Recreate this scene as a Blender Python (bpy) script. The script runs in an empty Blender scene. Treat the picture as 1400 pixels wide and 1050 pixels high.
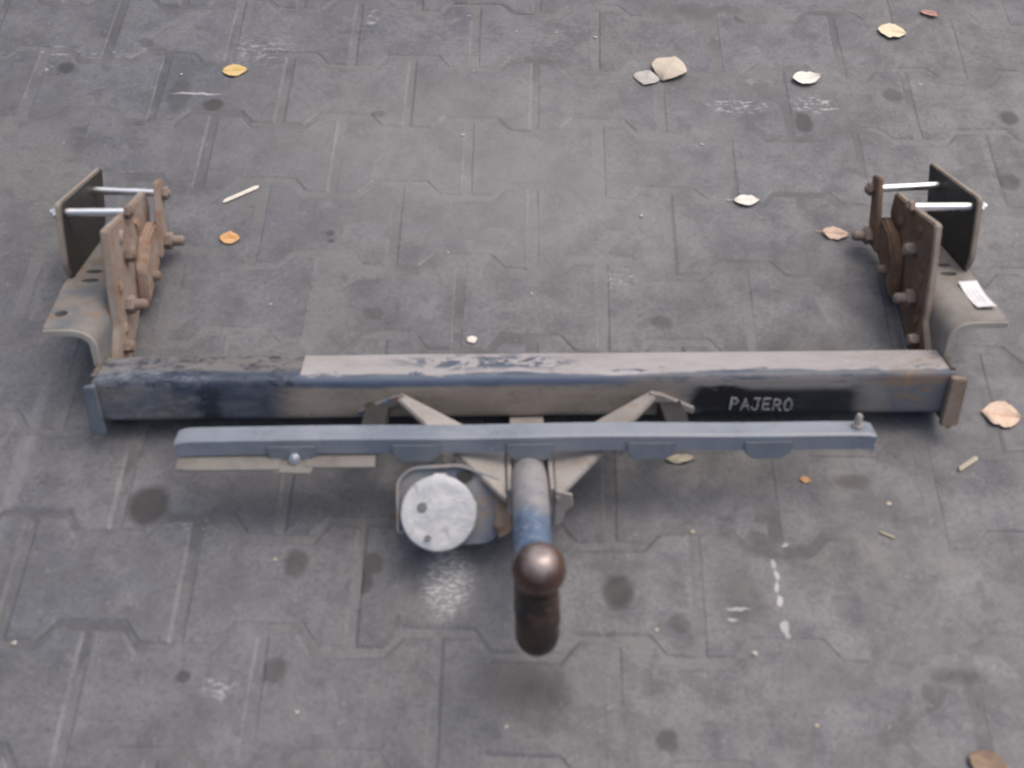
import bpy, bmesh, math, random
from mathutils import Matrix, Vector, noise

random.seed(7)
scene = bpy.context.scene
C = scene.collection

# ------------------------------------------------------------------ camera
cam_data = bpy.data.cameras.new('camera')
cam = bpy.data.objects.new('camera', cam_data)
C.objects.link(cam)
cam_data.sensor_width = 36.0
cam_data.lens = 1484.967 / 1400 * 36.0
cam_data.clip_start = 0.01
cam_data.clip_end = 200.0
Rc = ((0.9996834805601467, -0.02510424956594509, 0.001647831569558319),
      (0.021882993418122748, 0.8353547231789988, -0.5492755420202147),
      (0.012412626402711227, 0.5491377451207202, 0.8356396732979579))
cam.matrix_world = Matrix.Translation((0.0784, -0.2886, 1.1962)) @ Matrix(Rc).to_4x4()
cam_data.dof.use_dof = True                  # the photograph is soft: focus set beyond the subject
cam_data.dof.focus_distance = 3.0
cam_data.dof.aperture_fstop = 5.4
scene.camera = cam

# ------------------------------------------------------------------ sky, sun, exposure
SUN_EL, SUN_AZ = math.radians(63), math.radians(48)      # azimuth clockwise from +Y (behind the bar, to the right)
world = bpy.data.worlds.new('World')
scene.world = world
world.use_nodes = True
wn = world.node_tree
wn.nodes.clear()
sky = wn.nodes.new('ShaderNodeTexSky')
sky.sky_type = 'NISHITA'
sky.sun_disc = False
sky.sun_elevation = SUN_EL
sky.sun_rotation = SUN_AZ
sky.dust_density = 8.0
sky.air_density = 0.8
sky.ozone_density = 1.0
bg = wn.nodes.new('ShaderNodeBackground')
bg.inputs['Strength'].default_value = 0.15
wo = wn.nodes.new('ShaderNodeOutputWorld')
wn.links.new(sky.outputs[0], bg.inputs[0])
wn.links.new(bg.outputs[0], wo.inputs[0])

sun_data = bpy.data.lights.new('sun', 'SUN')
sun_data.energy = 1.1
sun_data.angle = math.radians(115)
sun_data.color = (1.0, 0.975, 0.935)
sun = bpy.data.objects.new('sun', sun_data)
C.objects.link(sun)
sd = Vector((math.sin(SUN_AZ) * math.cos(SUN_EL), math.cos(SUN_AZ) * math.cos(SUN_EL), math.sin(SUN_EL)))
sun.rotation_euler = (-sd).to_track_quat('-Z', 'Y').to_euler()
sun.location = sd * 5

scene.view_settings.view_transform = 'Standard'
scene.view_settings.look = 'None'
scene.view_settings.gamma = 1.0
scene.view_settings.use_curve_mapping = False
scene.view_settings.exposure = -0.04


# ------------------------------------------------------------------ node helpers
class NT:
    def __init__(self, name):
        self.m = bpy.data.materials.new(name)
        self.m.use_nodes = True
        self.t = self.m.node_tree
        self.t.nodes.clear()
        self.out = self.t.nodes.new('ShaderNodeOutputMaterial')
        self.b = self.t.nodes.new('ShaderNodeBsdfPrincipled')
        self.t.links.new(self.b.outputs[0], self.out.inputs[0])

    def node(self, typ, **kw):
        n = self.t.nodes.new(typ)
        for k, v in kw.items():
            setattr(n, k, v)
        return n

    def put(self, sock, v):
        if v is None:
            return
        if isinstance(v, bpy.types.NodeSocket):
            self.t.links.new(v, sock)
        else:
            if isinstance(v, (tuple, list)) and len(v) == 3 and sock.type == 'RGBA':
                v = (*v, 1)
            sock.default_value = v

    def pos(self):
        return self.node('ShaderNodeNewGeometry').outputs['Position']

    def obj(self):
        return self.node('ShaderNodeTexCoord').outputs['Object']

    def rnd(self):
        return self.node('ShaderNodeObjectInfo').outputs['Random']

    def noise(self, vec, scale, detail=4, rough=0.6, dist=0.0):
        n = self.node('ShaderNodeTexNoise')
        self.put(n.inputs['Vector'], vec)
        n.inputs['Scale'].default_value = scale
        n.inputs['Detail'].default_value = detail
        n.inputs['Roughness'].default_value = rough
        n.inputs['Distortion'].default_value = dist
        return n.outputs['Fac']

    def scale(self, vec, s):
        n = self.node('ShaderNodeVectorMath', operation='MULTIPLY')
        self.put(n.inputs[0], vec)
        n.inputs[1].default_value = s
        return n.outputs[0]

    def math(self, op, a, b=0.0, clamp=False):
        n = self.node('ShaderNodeMath', operation=op, use_clamp=clamp)
        self.put(n.inputs[0], a)
        self.put(n.inputs[1], b)
        return n.outputs[0]

    def ramp(self, v, lo, hi, a=0.0, b=1.0, smooth=True):
        n = self.node('ShaderNodeMapRange', clamp=True)
        if smooth:
            n.interpolation_type = 'SMOOTHSTEP'
        self.put(n.inputs['Value'], v)
        n.inputs['From Min'].default_value = lo
        n.inputs['From Max'].default_value = hi
        n.inputs['To Min'].default_value = a
        n.inputs['To Max'].default_value = b
        return n.outputs['Result']

    def mix(self, fac, a, b, blend='MIX'):
        n = self.node('ShaderNodeMix', data_type='RGBA', blend_type=blend)
        self.put(n.inputs[0], fac)
        self.put(n.inputs[6], a)
        self.put(n.inputs[7], b)
        return n.outputs[2]

    def sep(self, vec):
        n = self.node('ShaderNodeSeparateXYZ')
        self.put(n.inputs[0], vec)
        return n.outputs

    def warp(self, vec, scale, amt):
        """vec pushed about by a noise, so that outlines come out uneven"""
        n = self.node('ShaderNodeTexNoise')
        self.put(n.inputs['Vector'], vec)
        n.inputs['Scale'].default_value = scale
        n.inputs['Detail'].default_value = 3
        s = self.node('ShaderNodeVectorMath', operation='SUBTRACT')
        self.t.links.new(n.outputs['Color'], s.inputs[0])
        s.inputs[1].default_value = (.5, .5, .5)
        m = self.node('ShaderNodeVectorMath', operation='MULTIPLY_ADD')
        self.t.links.new(s.outputs[0], m.inputs[0])
        m.inputs[1].default_value = (amt, amt, amt)
        self.put(m.inputs[2], vec)
        return m.outputs[0]

    def blob(self, vec, c, r, soft=0.35):
        """1 inside an ellipse with centre c and radii r, 0 outside"""
        n = self.node('ShaderNodeVectorMath', operation='SUBTRACT')
        self.put(n.inputs[0], vec)
        n.inputs[1].default_value = c
        m = self.node('ShaderNodeVectorMath', operation='MULTIPLY')
        self.t.links.new(n.outputs[0], m.inputs[0])
        m.inputs[1].default_value = tuple(0.0 if q is None else 1.0 / q for q in r)
        l = self.node('ShaderNodeVectorMath', operation='LENGTH')
        self.t.links.new(m.outputs[0], l.inputs[0])
        return self.ramp(l.outputs['Value'], 1.0 - soft, 1.0 + soft, 1.0, 0.0)

    def band(self, v, lo, hi, soft):
        a = self.ramp(v, lo - soft, lo + soft)
        b = self.ramp(v, hi - soft, hi + soft, 1.0, 0.0)
        return self.math('MULTIPLY', a, b)

    def bump(self, h, dist, strength=1.0, prev=None):
        n = self.node('ShaderNodeBump')
        n.inputs['Strength'].default_value = strength
        n.inputs['Distance'].default_value = dist
        self.put(n.inputs['Height'], h)
        if prev is not None:
            self.t.links.new(prev, n.inputs['Normal'])
        return n.outputs[0]

    def done(self, color, rough=0.7, normal=None, metallic=0.0, spec=0.5):
        self.put(self.b.inputs['Base Color'], color)
        self.put(self.b.inputs['Roughness'], rough)
        self.put(self.b.inputs['Metallic'], metallic)
        self.put(self.b.inputs['Specular IOR Level'], spec)
        if normal is not None:
            self.t.links.new(normal, self.b.inputs['Normal'])
        return self.m


# ------------------------------------------------------------------ materials
DARK_STAINS = [  # x, y, rx, ry, strength: oil and gum spots on the paving
    (-0.364, 0.308, .025, .027, .62), (0.207, 0.211, .018, .021, .65), (-0.174, 0.236, .013, .019, .38),
    (-0.083, 0.238, .012, .014, .45), (-0.092, 0.215, .011, .014, .4), (-0.406, 1.011, .016, .013, .5),
    (0.677, 1.072, .018, .016, .38), (0.853, 1.027, .015, .016, .5), (0.821, 0.887, .017, .016, .4),
    (0.524, 1.003, .015, .022, .5), (-0.659, 1.089, .014, .013, .4), (0.255, 0.04, .012, .013, .4),
    (0.28, 0.606, .015, .012, .32), (0.277, 0.173, .013, .011, .3), (0.348, 0.204, .03, .034, .3),
    (-0.464, 1.031, .018, .04, .28), (-0.117, 0.609, .013, .011, .25), (-0.182, 0.107, .013, .014, .35),
    (-0.282, 0.096, .009, .007, .4), (-0.542, 1.154, .014, .011, .3), (0.451, 1.253, .014, .013, .25),
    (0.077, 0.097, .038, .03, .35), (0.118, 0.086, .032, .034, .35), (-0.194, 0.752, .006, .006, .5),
    (-0.19, 0.737, .005, .004, .5), (-0.145, 1.0, .011, .006, .4), (0.47, 0.555, .06, .05, .2),
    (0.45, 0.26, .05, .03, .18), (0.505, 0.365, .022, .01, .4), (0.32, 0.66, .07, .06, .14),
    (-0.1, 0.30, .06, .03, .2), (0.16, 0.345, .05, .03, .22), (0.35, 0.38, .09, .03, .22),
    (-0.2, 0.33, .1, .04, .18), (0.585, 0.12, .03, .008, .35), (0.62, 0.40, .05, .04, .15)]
PALE_MARKS = [   # x, y, rx, ry, strength, broken-up? : lime and paint left on the paving
    (-0.677, 1.13, .04, .012, .55, 1), (-0.692, 1.088, .014, .008, .6, 1), (-0.60, 1.12, .04, .01, .35, 1),
    (-0.175, 1.235, .010, .022, .6, 1), (-0.009, 1.255, .008, .018, .6, 1), (-0.347, 1.14, .05, .03, .45, 1),
    (0.425, 1.037, .045, .016, .65, 1), (0.545, 1.045, .035, .02, .7, 1), (0.39, 1.096, .07, .01, .55, 1),
    (-0.24, 0.085, .02, .012, .6, 1), (0.40, 0.275, .022, .005, .8, 1),
    (0.3942, 0.251, .0024, .0065, .6, 0), (0.3952, 0.236, .0030, .0060, .75, 0), (0.3948, 0.221, .0026, .0070, .7, 0),
    (0.3956, 0.203, .0034, .0075, .85, 0), (0.3985, 0.172, .0036, .0080, .7, 0), (0.400, 0.161, .003, .006, .5, 0),
    (-0.438, 1.035, .035, .0025, .7, 0), (0.345, 0.193, .014, .002, .6, 0), (0.338, 0.181, .006, .002, .6, 0),
    (0.22, 0.68, .03, .02, .4, 1), (0.19, 0.755, .009, .012, .4, 1), (0.13, 0.78, .2, .12, .16, 0),
    (-0.02, 0.93, .30, .16, .30, 0), (0.02, 1.18, .3, .05, .2, 1), (-0.5, 0.86, .03, .006, .3, 1),
    (0.62, 0.70, .02, .004, .3, 1), (-0.31, 0.28, .03, .004, .35, 1), (0.72, 1.10, .03, .004, .3, 1),
    (-0.535, 0.37, .010, .11, .10, 0)]


def make_paver_material(name, loose, darks=(), pales=(), glint=False):
    k = NT(name)
    p = k.pos()
    pw = k.warp(p, 45, 0.012)
    big = k.noise(p, 3.2, 3, .55)
    mid = k.noise(p, 17, 5, .65)
    fine = k.noise(p, 160, 5, .75)
    grit = k.noise(p, 700, 2, .6)
    if loose:
        col = k.mix(k.ramp(big, .35, .65), (0.159, 0.161, 0.165), (0.118, 0.123, 0.133))
        col = k.mix(k.ramp(k.noise(p, 2.6, 3), .48, .58, 0, .9), col, (0.055, 0.058, 0.066))
        col = k.mix(k.ramp(fine, .35, .7, 0, .6), col, (0.093, 0.094, 0.098))
    else:
        tone = k.mix(k.rnd(), (0.091, 0.099, 0.123), (0.138, 0.145, 0.164))
        col = k.mix(k.ramp(big, .36, .62), (0.130, 0.133, 0.141), tone)
        col = k.mix(k.ramp(mid, .40, .66, 0, .65), col, (0.069, 0.073, 0.088))
        col = k.mix(k.ramp(k.noise(p, 240, 3, .7), .60, .70, 0, .55), col, (0.241, 0.248, 0.266))
        col = k.mix(k.ramp(fine, .45, .68, 0, .6), col, (0.051, 0.054, 0.064))
    # trodden dirt and dust that lie over blocks and joints alike, so that many joints are lost
    film = k.mix(k.ramp(k.noise(p, 5.5, 5, .7), .40, .60), (0.088, 0.090, 0.098), (0.162, 0.165, 0.176))
    film = k.mix(k.ramp(fine, .40, .70, 0, .5), film, (0.070, 0.072, 0.080))
    fmask = k.ramp(k.noise(p, 6.5, 7, .72, .6), .44, .56, 0.0, .72 if loose else .55)
    col = k.mix(fmask, col, film)
    col = k.mix(k.ramp(k.noise(p, 48, 6, .75, .5), .52, .68, 0, .5), col, (0.057, 0.059, 0.067))
    col = k.mix(k.ramp(k.noise(p, 85, 5, .75, .3), .60, .70, 0, .55), col, (0.229, 0.234, 0.237))
    # drifts of paler dust and smears of black grime
    col = k.mix(k.ramp(k.noise(p, 11, 7, .75, .8), .54, .72, 0, .55), col, (0.200, 0.203, 0.212))
    col = k.mix(k.ramp(k.noise(k.scale(p, (1, 1.3, 1)), 14, 7, .75, 1.0), .57, .74, 0, .65), col, (0.042, 0.044, 0.051))
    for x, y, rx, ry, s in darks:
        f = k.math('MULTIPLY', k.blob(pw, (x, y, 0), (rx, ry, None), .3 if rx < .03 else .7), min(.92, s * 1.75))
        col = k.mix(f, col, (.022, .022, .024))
    broken = None if not pales else k.ramp(k.noise(k.scale(p, (1, 2.2, 1)), 70, 4, .7), .50, .62)
    for x, y, rx, ry, s, br in pales:
        f = k.math('MULTIPLY', k.blob(pw, (x, y, 0), (rx, ry, None), .35 if rx < .05 else .9), s)
        if br:
            f = k.math('MULTIPLY', f, broken)
        col = k.mix(f, col, (.46, .46, .48) if rx < .1 else (.27, .265, .26))
    # glint in front of the socket, painted into the colour as broken pale streaks
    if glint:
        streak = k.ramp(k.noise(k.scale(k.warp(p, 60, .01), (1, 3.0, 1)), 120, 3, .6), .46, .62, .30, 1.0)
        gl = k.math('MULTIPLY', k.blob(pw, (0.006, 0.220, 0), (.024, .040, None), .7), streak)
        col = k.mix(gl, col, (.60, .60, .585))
    h = k.math('ADD', k.math('MULTIPLY', fine, .6), k.math('MULTIPLY', grit, .4))
    nb = k.bump(h, .0008 if not loose else .002, .5)
    nb = k.bump(mid, .004, .4, nb)
    rough = k.ramp(mid, .3, .7, .48, .66)
    return k.done(col, rough, nb, spec=.6)


M = {}
M['paver'] = make_paver_material('worn_concrete_paver', False)
M['sand'] = make_paver_material('joint_sand', True, [d for d in DARK_STAINS if d[2] > .028], [m for m in PALE_MARKS if m[2] > .1])
_stain_mats = {}


def paver_material_at(x, y):
    """the marks that reach the block at x, y (a material is shared by blocks with the same marks)"""
    def near(m):
        return abs(m[0] - x) < .115 + m[2] * 1.9 and abs(m[1] - y) < .10 + m[3] * 1.9
    d = tuple(m for m in DARK_STAINS if near(m))
    p = tuple(m for m in PALE_MARKS if near(m))
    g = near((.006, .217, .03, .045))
    key = (d, p, g)
    if key == ((), (), False):
        return M['paver']
    if key not in _stain_mats:
        _stain_mats[key] = make_paver_material('stained_concrete_paver', False, d, p, g)
    return _stain_mats[key]


def tinted(name, cols, rough, scale=14, bump=.0006, metallic=0.0, rust=None, dust=None, spec=.5, dust_amt=.6):
    """worn coat: two tones mixed by noise, rust blotches, a film of dust"""
    k = NT(name)
    p = k.obj()
    n1 = k.noise(p, scale, 5, .65)
    n2 = k.noise(p, scale * 4.3, 5, .7)
    col = k.mix(k.ramp(n1, .36, .64), cols[0], cols[1])
    if rust:
        col = k.mix(k.ramp(k.noise(p, scale * 1.7, 6, .75, .4), .52, .62, 0, rust[1]), col, rust[0])
    if dust:
        col = k.mix(k.ramp(k.noise(p, scale * .9, 5, .7), .38, .66, 0, dust_amt), col, dust)
    col = k.mix(k.ramp(n2, .5, .8, 0, .45), col, cols[2] if len(cols) > 2 else cols[0])
    nb = k.bump(n2, bump, .6)
    r = k.ramp(n1, .3, .7, max(.05, rough - .12), min(1, rough + .12))
    return k.done(col, r, nb, metallic, spec)


RUST = (.105, .050, .026)
DUST = (.235, .215, .190)
M['rail'] = tinted('blue_grey_rail_paint', [(.170, .200, .250), (.240, .275, .330), (.105, .125, .16)], .32, 9, dust=(.24, .26, .285), dust_amt=.4, spec=.7)
M['rail_tab'] = tinted('paler_blue_tab_paint', [(.165, .195, .23), (.20, .23, .265), (.10, .12, .15)], .45, 20)
M['lip'] = tinted('dusty_lip', [(.215, .205, .19), (.165, .155, .145), (.12, .11, .10)], .8, 16)
M['strut'] = tinted('dusty_strut', [(.34, .32, .305), (.26, .245, .23), (.20, .18, .165)], .75, 14, rust=((.20, .13, .09), .35))
M['neck'] = tinted('chipped_blue_neck', [(.060, .095, .165), (.22, .225, .24), (.05, .06, .08)], .5, 22, dust=(.30, .28, .265), dust_amt=.75)
M['bracket'] = tinted('worn_bracket_paint', [(.105, .125, .150), (.20, .185, .165), (.085, .075, .065)], .65, 20, rust=((.19, .095, .05), .8), dust=DUST, dust_amt=.5)
M['inner'] = tinted('rusty_plate', [(.150, .100, .070), (.215, .170, .135), (.07, .042, .028)], .85, 16, .0012, rust=(RUST, .8), dust=(.26, .23, .20), dust_amt=.55)
M['inner_left'] = tinted('lit_dusty_rusty_plate', [(.255, .165, .120), (.33, .265, .22), (.13, .070, .045)], .85, 26, .0016, rust=((.27, .115, .05), .9), dust=(.33, .30, .27), dust_amt=.6)  # dust and rust, plus the brighter light on this side mixed into the tones
M['inner_right'] = tinted('shaded_brown_rusty_plate', [(.105, .058, .036), (.165, .100, .062), (.05, .026, .017)], .85, 26, .0016, rust=((.235, .11, .042), .85), dust=(.22, .175, .135), dust_amt=.4)  # brown rust, darkened further by this side's shade put into the colour
M['bracket_right'] = tinted('dusty_grey_bracket', [(.235, .225, .21), (.18, .17, .155), (.11, .09, .075)], .65, 14, rust=((.17, .095, .06), .45), dust=(.29, .275, .255), dust_amt=.6)
M['outer'] = tinted('black_primer_plate', [(.022, .024, .024), (.034, .035, .032), (.06, .055, .045)], .6, 14, rust=((.06, .035, .02), .3))
M['nut'] = tinted('rusty_nut', [(.19, .135, .105), (.27, .225, .195), (.09, .055, .04)], .75, 30, .0008)
M['zinc'] = tinted('bright_zinc', [(.93, .93, .93), (.86, .87, .88), (.8, .8, .8)], .36, 40, .0002, metallic=1.0)
M['plate_edge'] = tinted('dusty_plate_edge', [(.25, .205, .165), (.31, .275, .24), (.15, .10, .07)], .85, 22)
M['socket_plate'] = tinted('chipped_blue_plate', [(.075, .105, .160), (.125, .155, .20), (.09, .08, .07)], .55, 22, rust=((.24, .14, .075), .75), dust=(.29, .285, .28), dust_amt=.45)
M['end_blue'] = tinted('faded_blue_paint', [(.10, .13, .17), (.16, .19, .225), (.06, .075, .10)], .55, 25)
M['bare_edge'] = tinted('bare_dusty_edge', [(.42, .40, .36), (.34, .32, .29), (.24, .21, .18)], .7, 25)
M['rim'] = tinted('scuffed_plate_rim', [(.20, .225, .25), (.30, .305, .31), (.12, .10, .08)], .6, 24, rust=((.30, .18, .10), .85))
M['edge_rust'] = tinted('light_rust', [(.22, .145, .095), (.28, .23, .19), (.12, .07, .045)], .85, 25)
def socket_material():
    k = NT('weathered_pale_plastic')
    p = k.obj()
    n = k.noise(p, 30, 6, .72, .5)
    n2 = k.noise(k.scale(p, (.6, 1, 2.2)), 90, 6, .75, .4)
    col = k.mix(k.ramp(n, .36, .62), (.60, .61, .62), (.44, .47, .51))
    col = k.mix(k.ramp(n2, .50, .62, 0, .7), col, (.70, .70, .69))
    col = k.mix(k.ramp(k.noise(p, 55, 6, .75, .8), .55, .66, 0, .65), col, (.24, .235, .22))
    return k.done(col, k.ramp(n, .3, .7, .4, .65), k.bump(n2, .0006, .5))


M['socket'] = socket_material()
M['socket_hole'] = tinted('grey_recess', [(.20, .205, .21), (.15, .155, .16), (.10, .10, .10)], .7, 60)
M['dark'] = tinted('dark_rubber', [(.02, .02, .022), (.035, .033, .03), (.015, .015, .015)], .8, 30)


def neck_material():
    k = NT('chipped_blue_neck')
    p = k.obj()
    y = k.sep(k.warp(p, 40, .04))[1]
    n = k.noise(p, 45, 5, .7)
    n2 = k.noise(p, 130, 5, .7)
    col = k.mix(k.ramp(n, .40, .60), (.045, .085, .165), (.10, .15, .23))
    col = k.mix(k.ramp(n2, .50, .66, 0, .7), col, (.26, .27, .28))
    col = k.mix(k.math('MULTIPLY', k.ramp(y, -.24, -.19), k.ramp(n, .3, .55, .55, .95)), col, (.30, .285, .28))
    col = k.mix(k.math('MULTIPLY', k.ramp(y, -.285, -.305), k.ramp(n, .40, .52)), col, (.22, .12, .065))
    return k.done(col, .5, k.bump(n2, .0006, .6))


M['neck'] = neck_material()
M['weld'] = tinted('weld_bead', [(.10, .085, .07), (.16, .14, .12), (.05, .04, .03)], .7, 60, .002)
M['chalk'] = tinted('chalk_marker', [(.46, .47, .50), (.27, .28, .31), (.10, .105, .12)], .9, 160, dust=(.06, .065, .075), dust_amt=.6)
M['tag'] = None


def ball_material():
    """brown grease round the sides, sky highlight near the top painted into the colour"""
    k = NT('greasy_ball_steel')
    p = k.obj()
    n = k.noise(p, 28, 5, .65)
    n2 = k.noise(p, 120, 4, .7)
    col = k.mix(k.ramp(n, .38, .62), (.045, .026, .021), (.115, .056, .040))
    col = k.mix(k.ramp(n2, .5, .72, 0, .6), col, (.018, .014, .013))
    painted_shine = k.blob(k.warp(p, 50, .012), (-.002, -.395, .108), (.013, .015, .015), .55)  # reflected sky painted as a pale patch facing up and forward
    painted_shine = k.math('MULTIPLY', painted_shine, k.ramp(n2, .66, .5, .55, 1.0))
    col = k.mix(k.math('MULTIPLY', painted_shine, .8), col, (.36, .315, .31))
    met = k.math('MULTIPLY', painted_shine, .45)
    nb = k.bump(n2, .0004, .4)
    return k.done(col, k.ramp(n, .3, .7, .18, .32), nb, met, .7)


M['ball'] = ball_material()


def shank_material():
    k = NT('greasy_shank')
    p = k.obj()
    n = k.noise(p, 35, 5, .7)
    streak = k.noise(k.scale(p, (.8, .8, 1.6)), 38, 5, .75, 1.2)
    col = k.mix(k.ramp(n, .38, .62), (.022, .019, .017), (.060, .038, .026))
    col = k.mix(k.ramp(streak, .56, .68, 0, .55), col, (.20, .14, .095))
    return k.done(col, .45, k.bump(n, .001, .6), 0.0, .5)


M['shank'] = shank_material()


def crossbar_material():
    """object space: x along the tube, y away, z up across its front"""
    k = NT('worn_blue_black_crossbar')
    p = k.obj()
    pw = k.warp(k.scale(p, (.45, 1, 1)), 22, .030)
    unw = k.scale(pw, (1 / .45, 1, 1))
    s = k.sep(unw)
    s0 = k.sep(p)
    n1 = k.noise(k.scale(p, (.4, 1, 1)), 26, 6, .7)
    n2 = k.noise(p, 110, 5, .7)
    n3 = k.noise(k.scale(p, (.25, 1, 1)), 40, 5, .7, .3)
    blue = k.mix(k.ramp(n1, .4, .62), (.050, .068, .105), (.100, .122, .155))
    blue = k.mix(k.ramp(n3, .52, .70, 0, .55), blue, (.020, .024, .034))
    # front face: brown road dust in the middle, old blue-grey at both ends
    dust = k.mix(k.ramp(n1, .35, .65), (.255, .222, .188), (.330, .296, .260))
    fm = k.math('MULTIPLY', k.band(s[0], -.30, .205, .035), k.ramp(s[2], .054, .046))
    col = k.mix(k.math('MULTIPLY', fm, k.ramp(n3, .30, .46, .6, 1.0)), blue, dust)
    endgrey = k.mix(k.ramp(n1, .4, .6), (.135, .150, .170), (.185, .180, .175))
    em = k.math('MAXIMUM', k.ramp(s[0], -.43, -.455), k.ramp(s[0], .405, .44))
    em = k.math('MULTIPLY', em, k.ramp(s[2], .056, .048))
    col = k.mix(k.math('MULTIPLY', em, .8), col, endgrey)
    gm = k.math('MULTIPLY', k.band(s[0], -.455, -.415, .02), k.ramp(s[2], .05, .035))
    col = k.mix(k.math('MULTIPLY', gm, .55), col, (.15, .14, .13))
    grime = k.ramp(k.noise(k.scale(p, (.7, 1, 1)), 60, 6, .75, .5), .54, .68, 0, .45)
    col = k.mix(grime, col, (.095, .086, .078))
    # black primer patches
    bm = k.math('MULTIPLY', k.band(s[0], .214, .425, .008), k.ramp(s[2], .052, .046))
    fade = k.ramp(s[0], .27, .40, 1.0, .9)
    col = k.mix(k.math('MULTIPLY', bm, fade), col, k.mix(k.ramp(n3, .5, .72), (.008, .009, .013), (.032, .036, .046)))
    bm2 = k.math('MULTIPLY', k.band(s[0], -.408, -.375, .008), k.ramp(s[2], .052, .044))
    col = k.mix(k.math('MULTIPLY', bm2, .85), col, (.016, .022, .030))
    # bare rust at the right end of the front edge
    rm = k.blob(unw, (.48, 0, .052), (.05, None, .008), .5)
    col = k.mix(k.math('MULTIPLY', rm, .7), col, (.24, .165, .11))
    gp = k.blob(unw, (.43, 0, .03), (.02, None, .03), .5)
    col = k.mix(k.math('MULTIPLY', gp, .6), col, (.24, .23, .215))
    # road dust carried over the front edge, most of it on the right
    om = k.math('MULTIPLY', k.band(s0[2], .040, .058, .006), k.ramp(s0[0], .02, .14, .08, .95))
    om = k.math('MULTIPLY', om, k.math('MULTIPLY', k.ramp(n3, .40, .52), k.ramp(s0[0], .43, .40)))
    om = k.math('MULTIPLY', om, k.ramp(s0[0], -.27, -.20))
    col = k.mix(om, col, (.27, .255, .245))
    bb = k.math('MULTIPLY', k.band(s0[2], .049, .060, .004), k.band(s0[0], -.29, .12, .05))
    bb = k.math('MULTIPLY', bb, k.ramp(n3, .36, .50, .2, .9))
    col = k.mix(bb, col, (.115, .155, .235))
    # top face: pale film with a hard edge at its left end, chipped along the front
    pale = k.mix(k.ramp(n1, .35, .7), (.36, .345, .355), (.285, .27, .265))
    pale = k.mix(k.ramp(n2, .5, .8, 0, .4), pale, (.42, .41, .42))
    xm = k.ramp(s0[0], -.2795, -.2785)
    yedge = k.math('ADD', s[1], k.math('MULTIPLY', k.math('SUBTRACT', n3, .5), .022))
    ym = k.ramp(yedge, .0065, .0105)
    chip = k.math('MULTIPLY', k.blob(unw, (-.05, .034, .06), (.10, .018, None), .5), k.ramp(k.noise(k.scale(p, (.6, 1, 1)), 34, 6, .75, .8), .46, .50))
    chip2 = k.math('MULTIPLY', k.ramp(s[1], .040, .012), k.ramp(k.noise(k.scale(p, (.5, 1, 1)), 55, 6, .75, .6), .58, .61))
    tm = k.math('MULTIPLY', k.math('MULTIPLY', xm, ym), k.ramp(s0[2], .046, .052))
    tm = k.math('MULTIPLY', tm, k.math('SUBTRACT', 1.0, chip, True))
    tm = k.math('MULTIPLY', tm, k.math('SUBTRACT', 1.0, chip2, True))
    col = k.mix(tm, col, pale)
    # left part of the top: dull grey-brown dust over dark blue
    lm = k.math('MULTIPLY', k.ramp(s0[0], -.2785, -.2795), k.ramp(s[1], .012, .024))
    lm = k.math('MULTIPLY', lm, k.ramp(s0[2], .046, .052))
    col = k.mix(k.math('MULTIPLY', lm, k.ramp(n3, .36, .50, .35, .95)), col, (.165, .155, .152))
    flake = k.noise(k.scale(p, (.55, 1, 1)), 75, 6, .78, .7)
    lf = k.math('MULTIPLY', k.ramp(s0[0], -.2785, -.2795), k.math('MULTIPLY', k.ramp(flake, .53, .56, 0, .85), k.ramp(s0[2], .046, .056, .25, 1.0)))
    col = k.mix(lf, col, (.026, .032, .048))
    rf = k.math('MULTIPLY', k.ramp(s0[0], .40, .47), k.ramp(flake, .55, .59, 0, .8))
    col = k.mix(rf, col, (.25, .165, .10))
    sf = k.math('MULTIPLY', k.ramp(s0[0], -.35, -.45), k.ramp(flake, .46, .43, 0, .6))
    col = k.mix(sf, col, (.20, .215, .235))
    col = k.mix(k.ramp(n2, .56, .8, 0, .3), col, (.10, .09, .08))
    nb = k.bump(n2, .0007, .6)
    return k.done(col, k.ramp(n1, .3, .7, .42, .68), nb, 0.0, .5)


M['crossbar'] = crossbar_material()


def leaf_material(name, a, b, spot):
    k = NT(name)
    p = k.obj()
    n = k.noise(p, 60, 4, .6)
    col = k.mix(k.ramp(n, .35, .65), a, b)
    col = k.mix(k.ramp(k.noise(p, 190, 4, .7), .58, .70, 0, .6), col, spot)
    s = k.sep(p)
    rib = k.ramp(k.math('ABSOLUTE', s[1]), .0004, .0011, .55, 0)
    side = k.math('FRACT', k.math('MULTIPLY', k.math('SUBTRACT', s[0], k.math('ABSOLUTE', s[1])), 210.0))
    vein = k.ramp(k.math('ABSOLUTE', k.math('SUBTRACT', side, .5)), .0, .12, .30, 0)
    col = k.mix(k.math('MAXIMUM', rib, vein), col, spot)
    return k.done(col, .65, k.bump(n, .0012, .5), 0.0, .4)


def tag_material():
    k = NT('printed_white_card')
    p = k.obj()
    s = k.sep(p)
    n = k.noise(p, 80, 3)
    col = k.mix(k.ramp(n, .3, .7), (.78, .79, .81), (.70, .71, .74))
    line = k.math('GREATER_THAN', k.math('FRACT', k.math('MULTIPLY', s[0], 190.0)), .62)
    inside = k.math('MULTIPLY', k.band(s[1], -.020, .018, .0006), k.band(s[0], -.0075, .0085, .0004))
    brk = k.ramp(k.noise(k.scale(p, (.2, 1, 1)), 260, 1), .42, .50)
    col = k.mix(k.math('MULTIPLY', k.math('MULTIPLY', line, inside), k.math('MULTIPLY', brk, .55)), col, (.30, .31, .36))
    return k.done(col, .5)


M['tag'] = tag_material()


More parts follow.
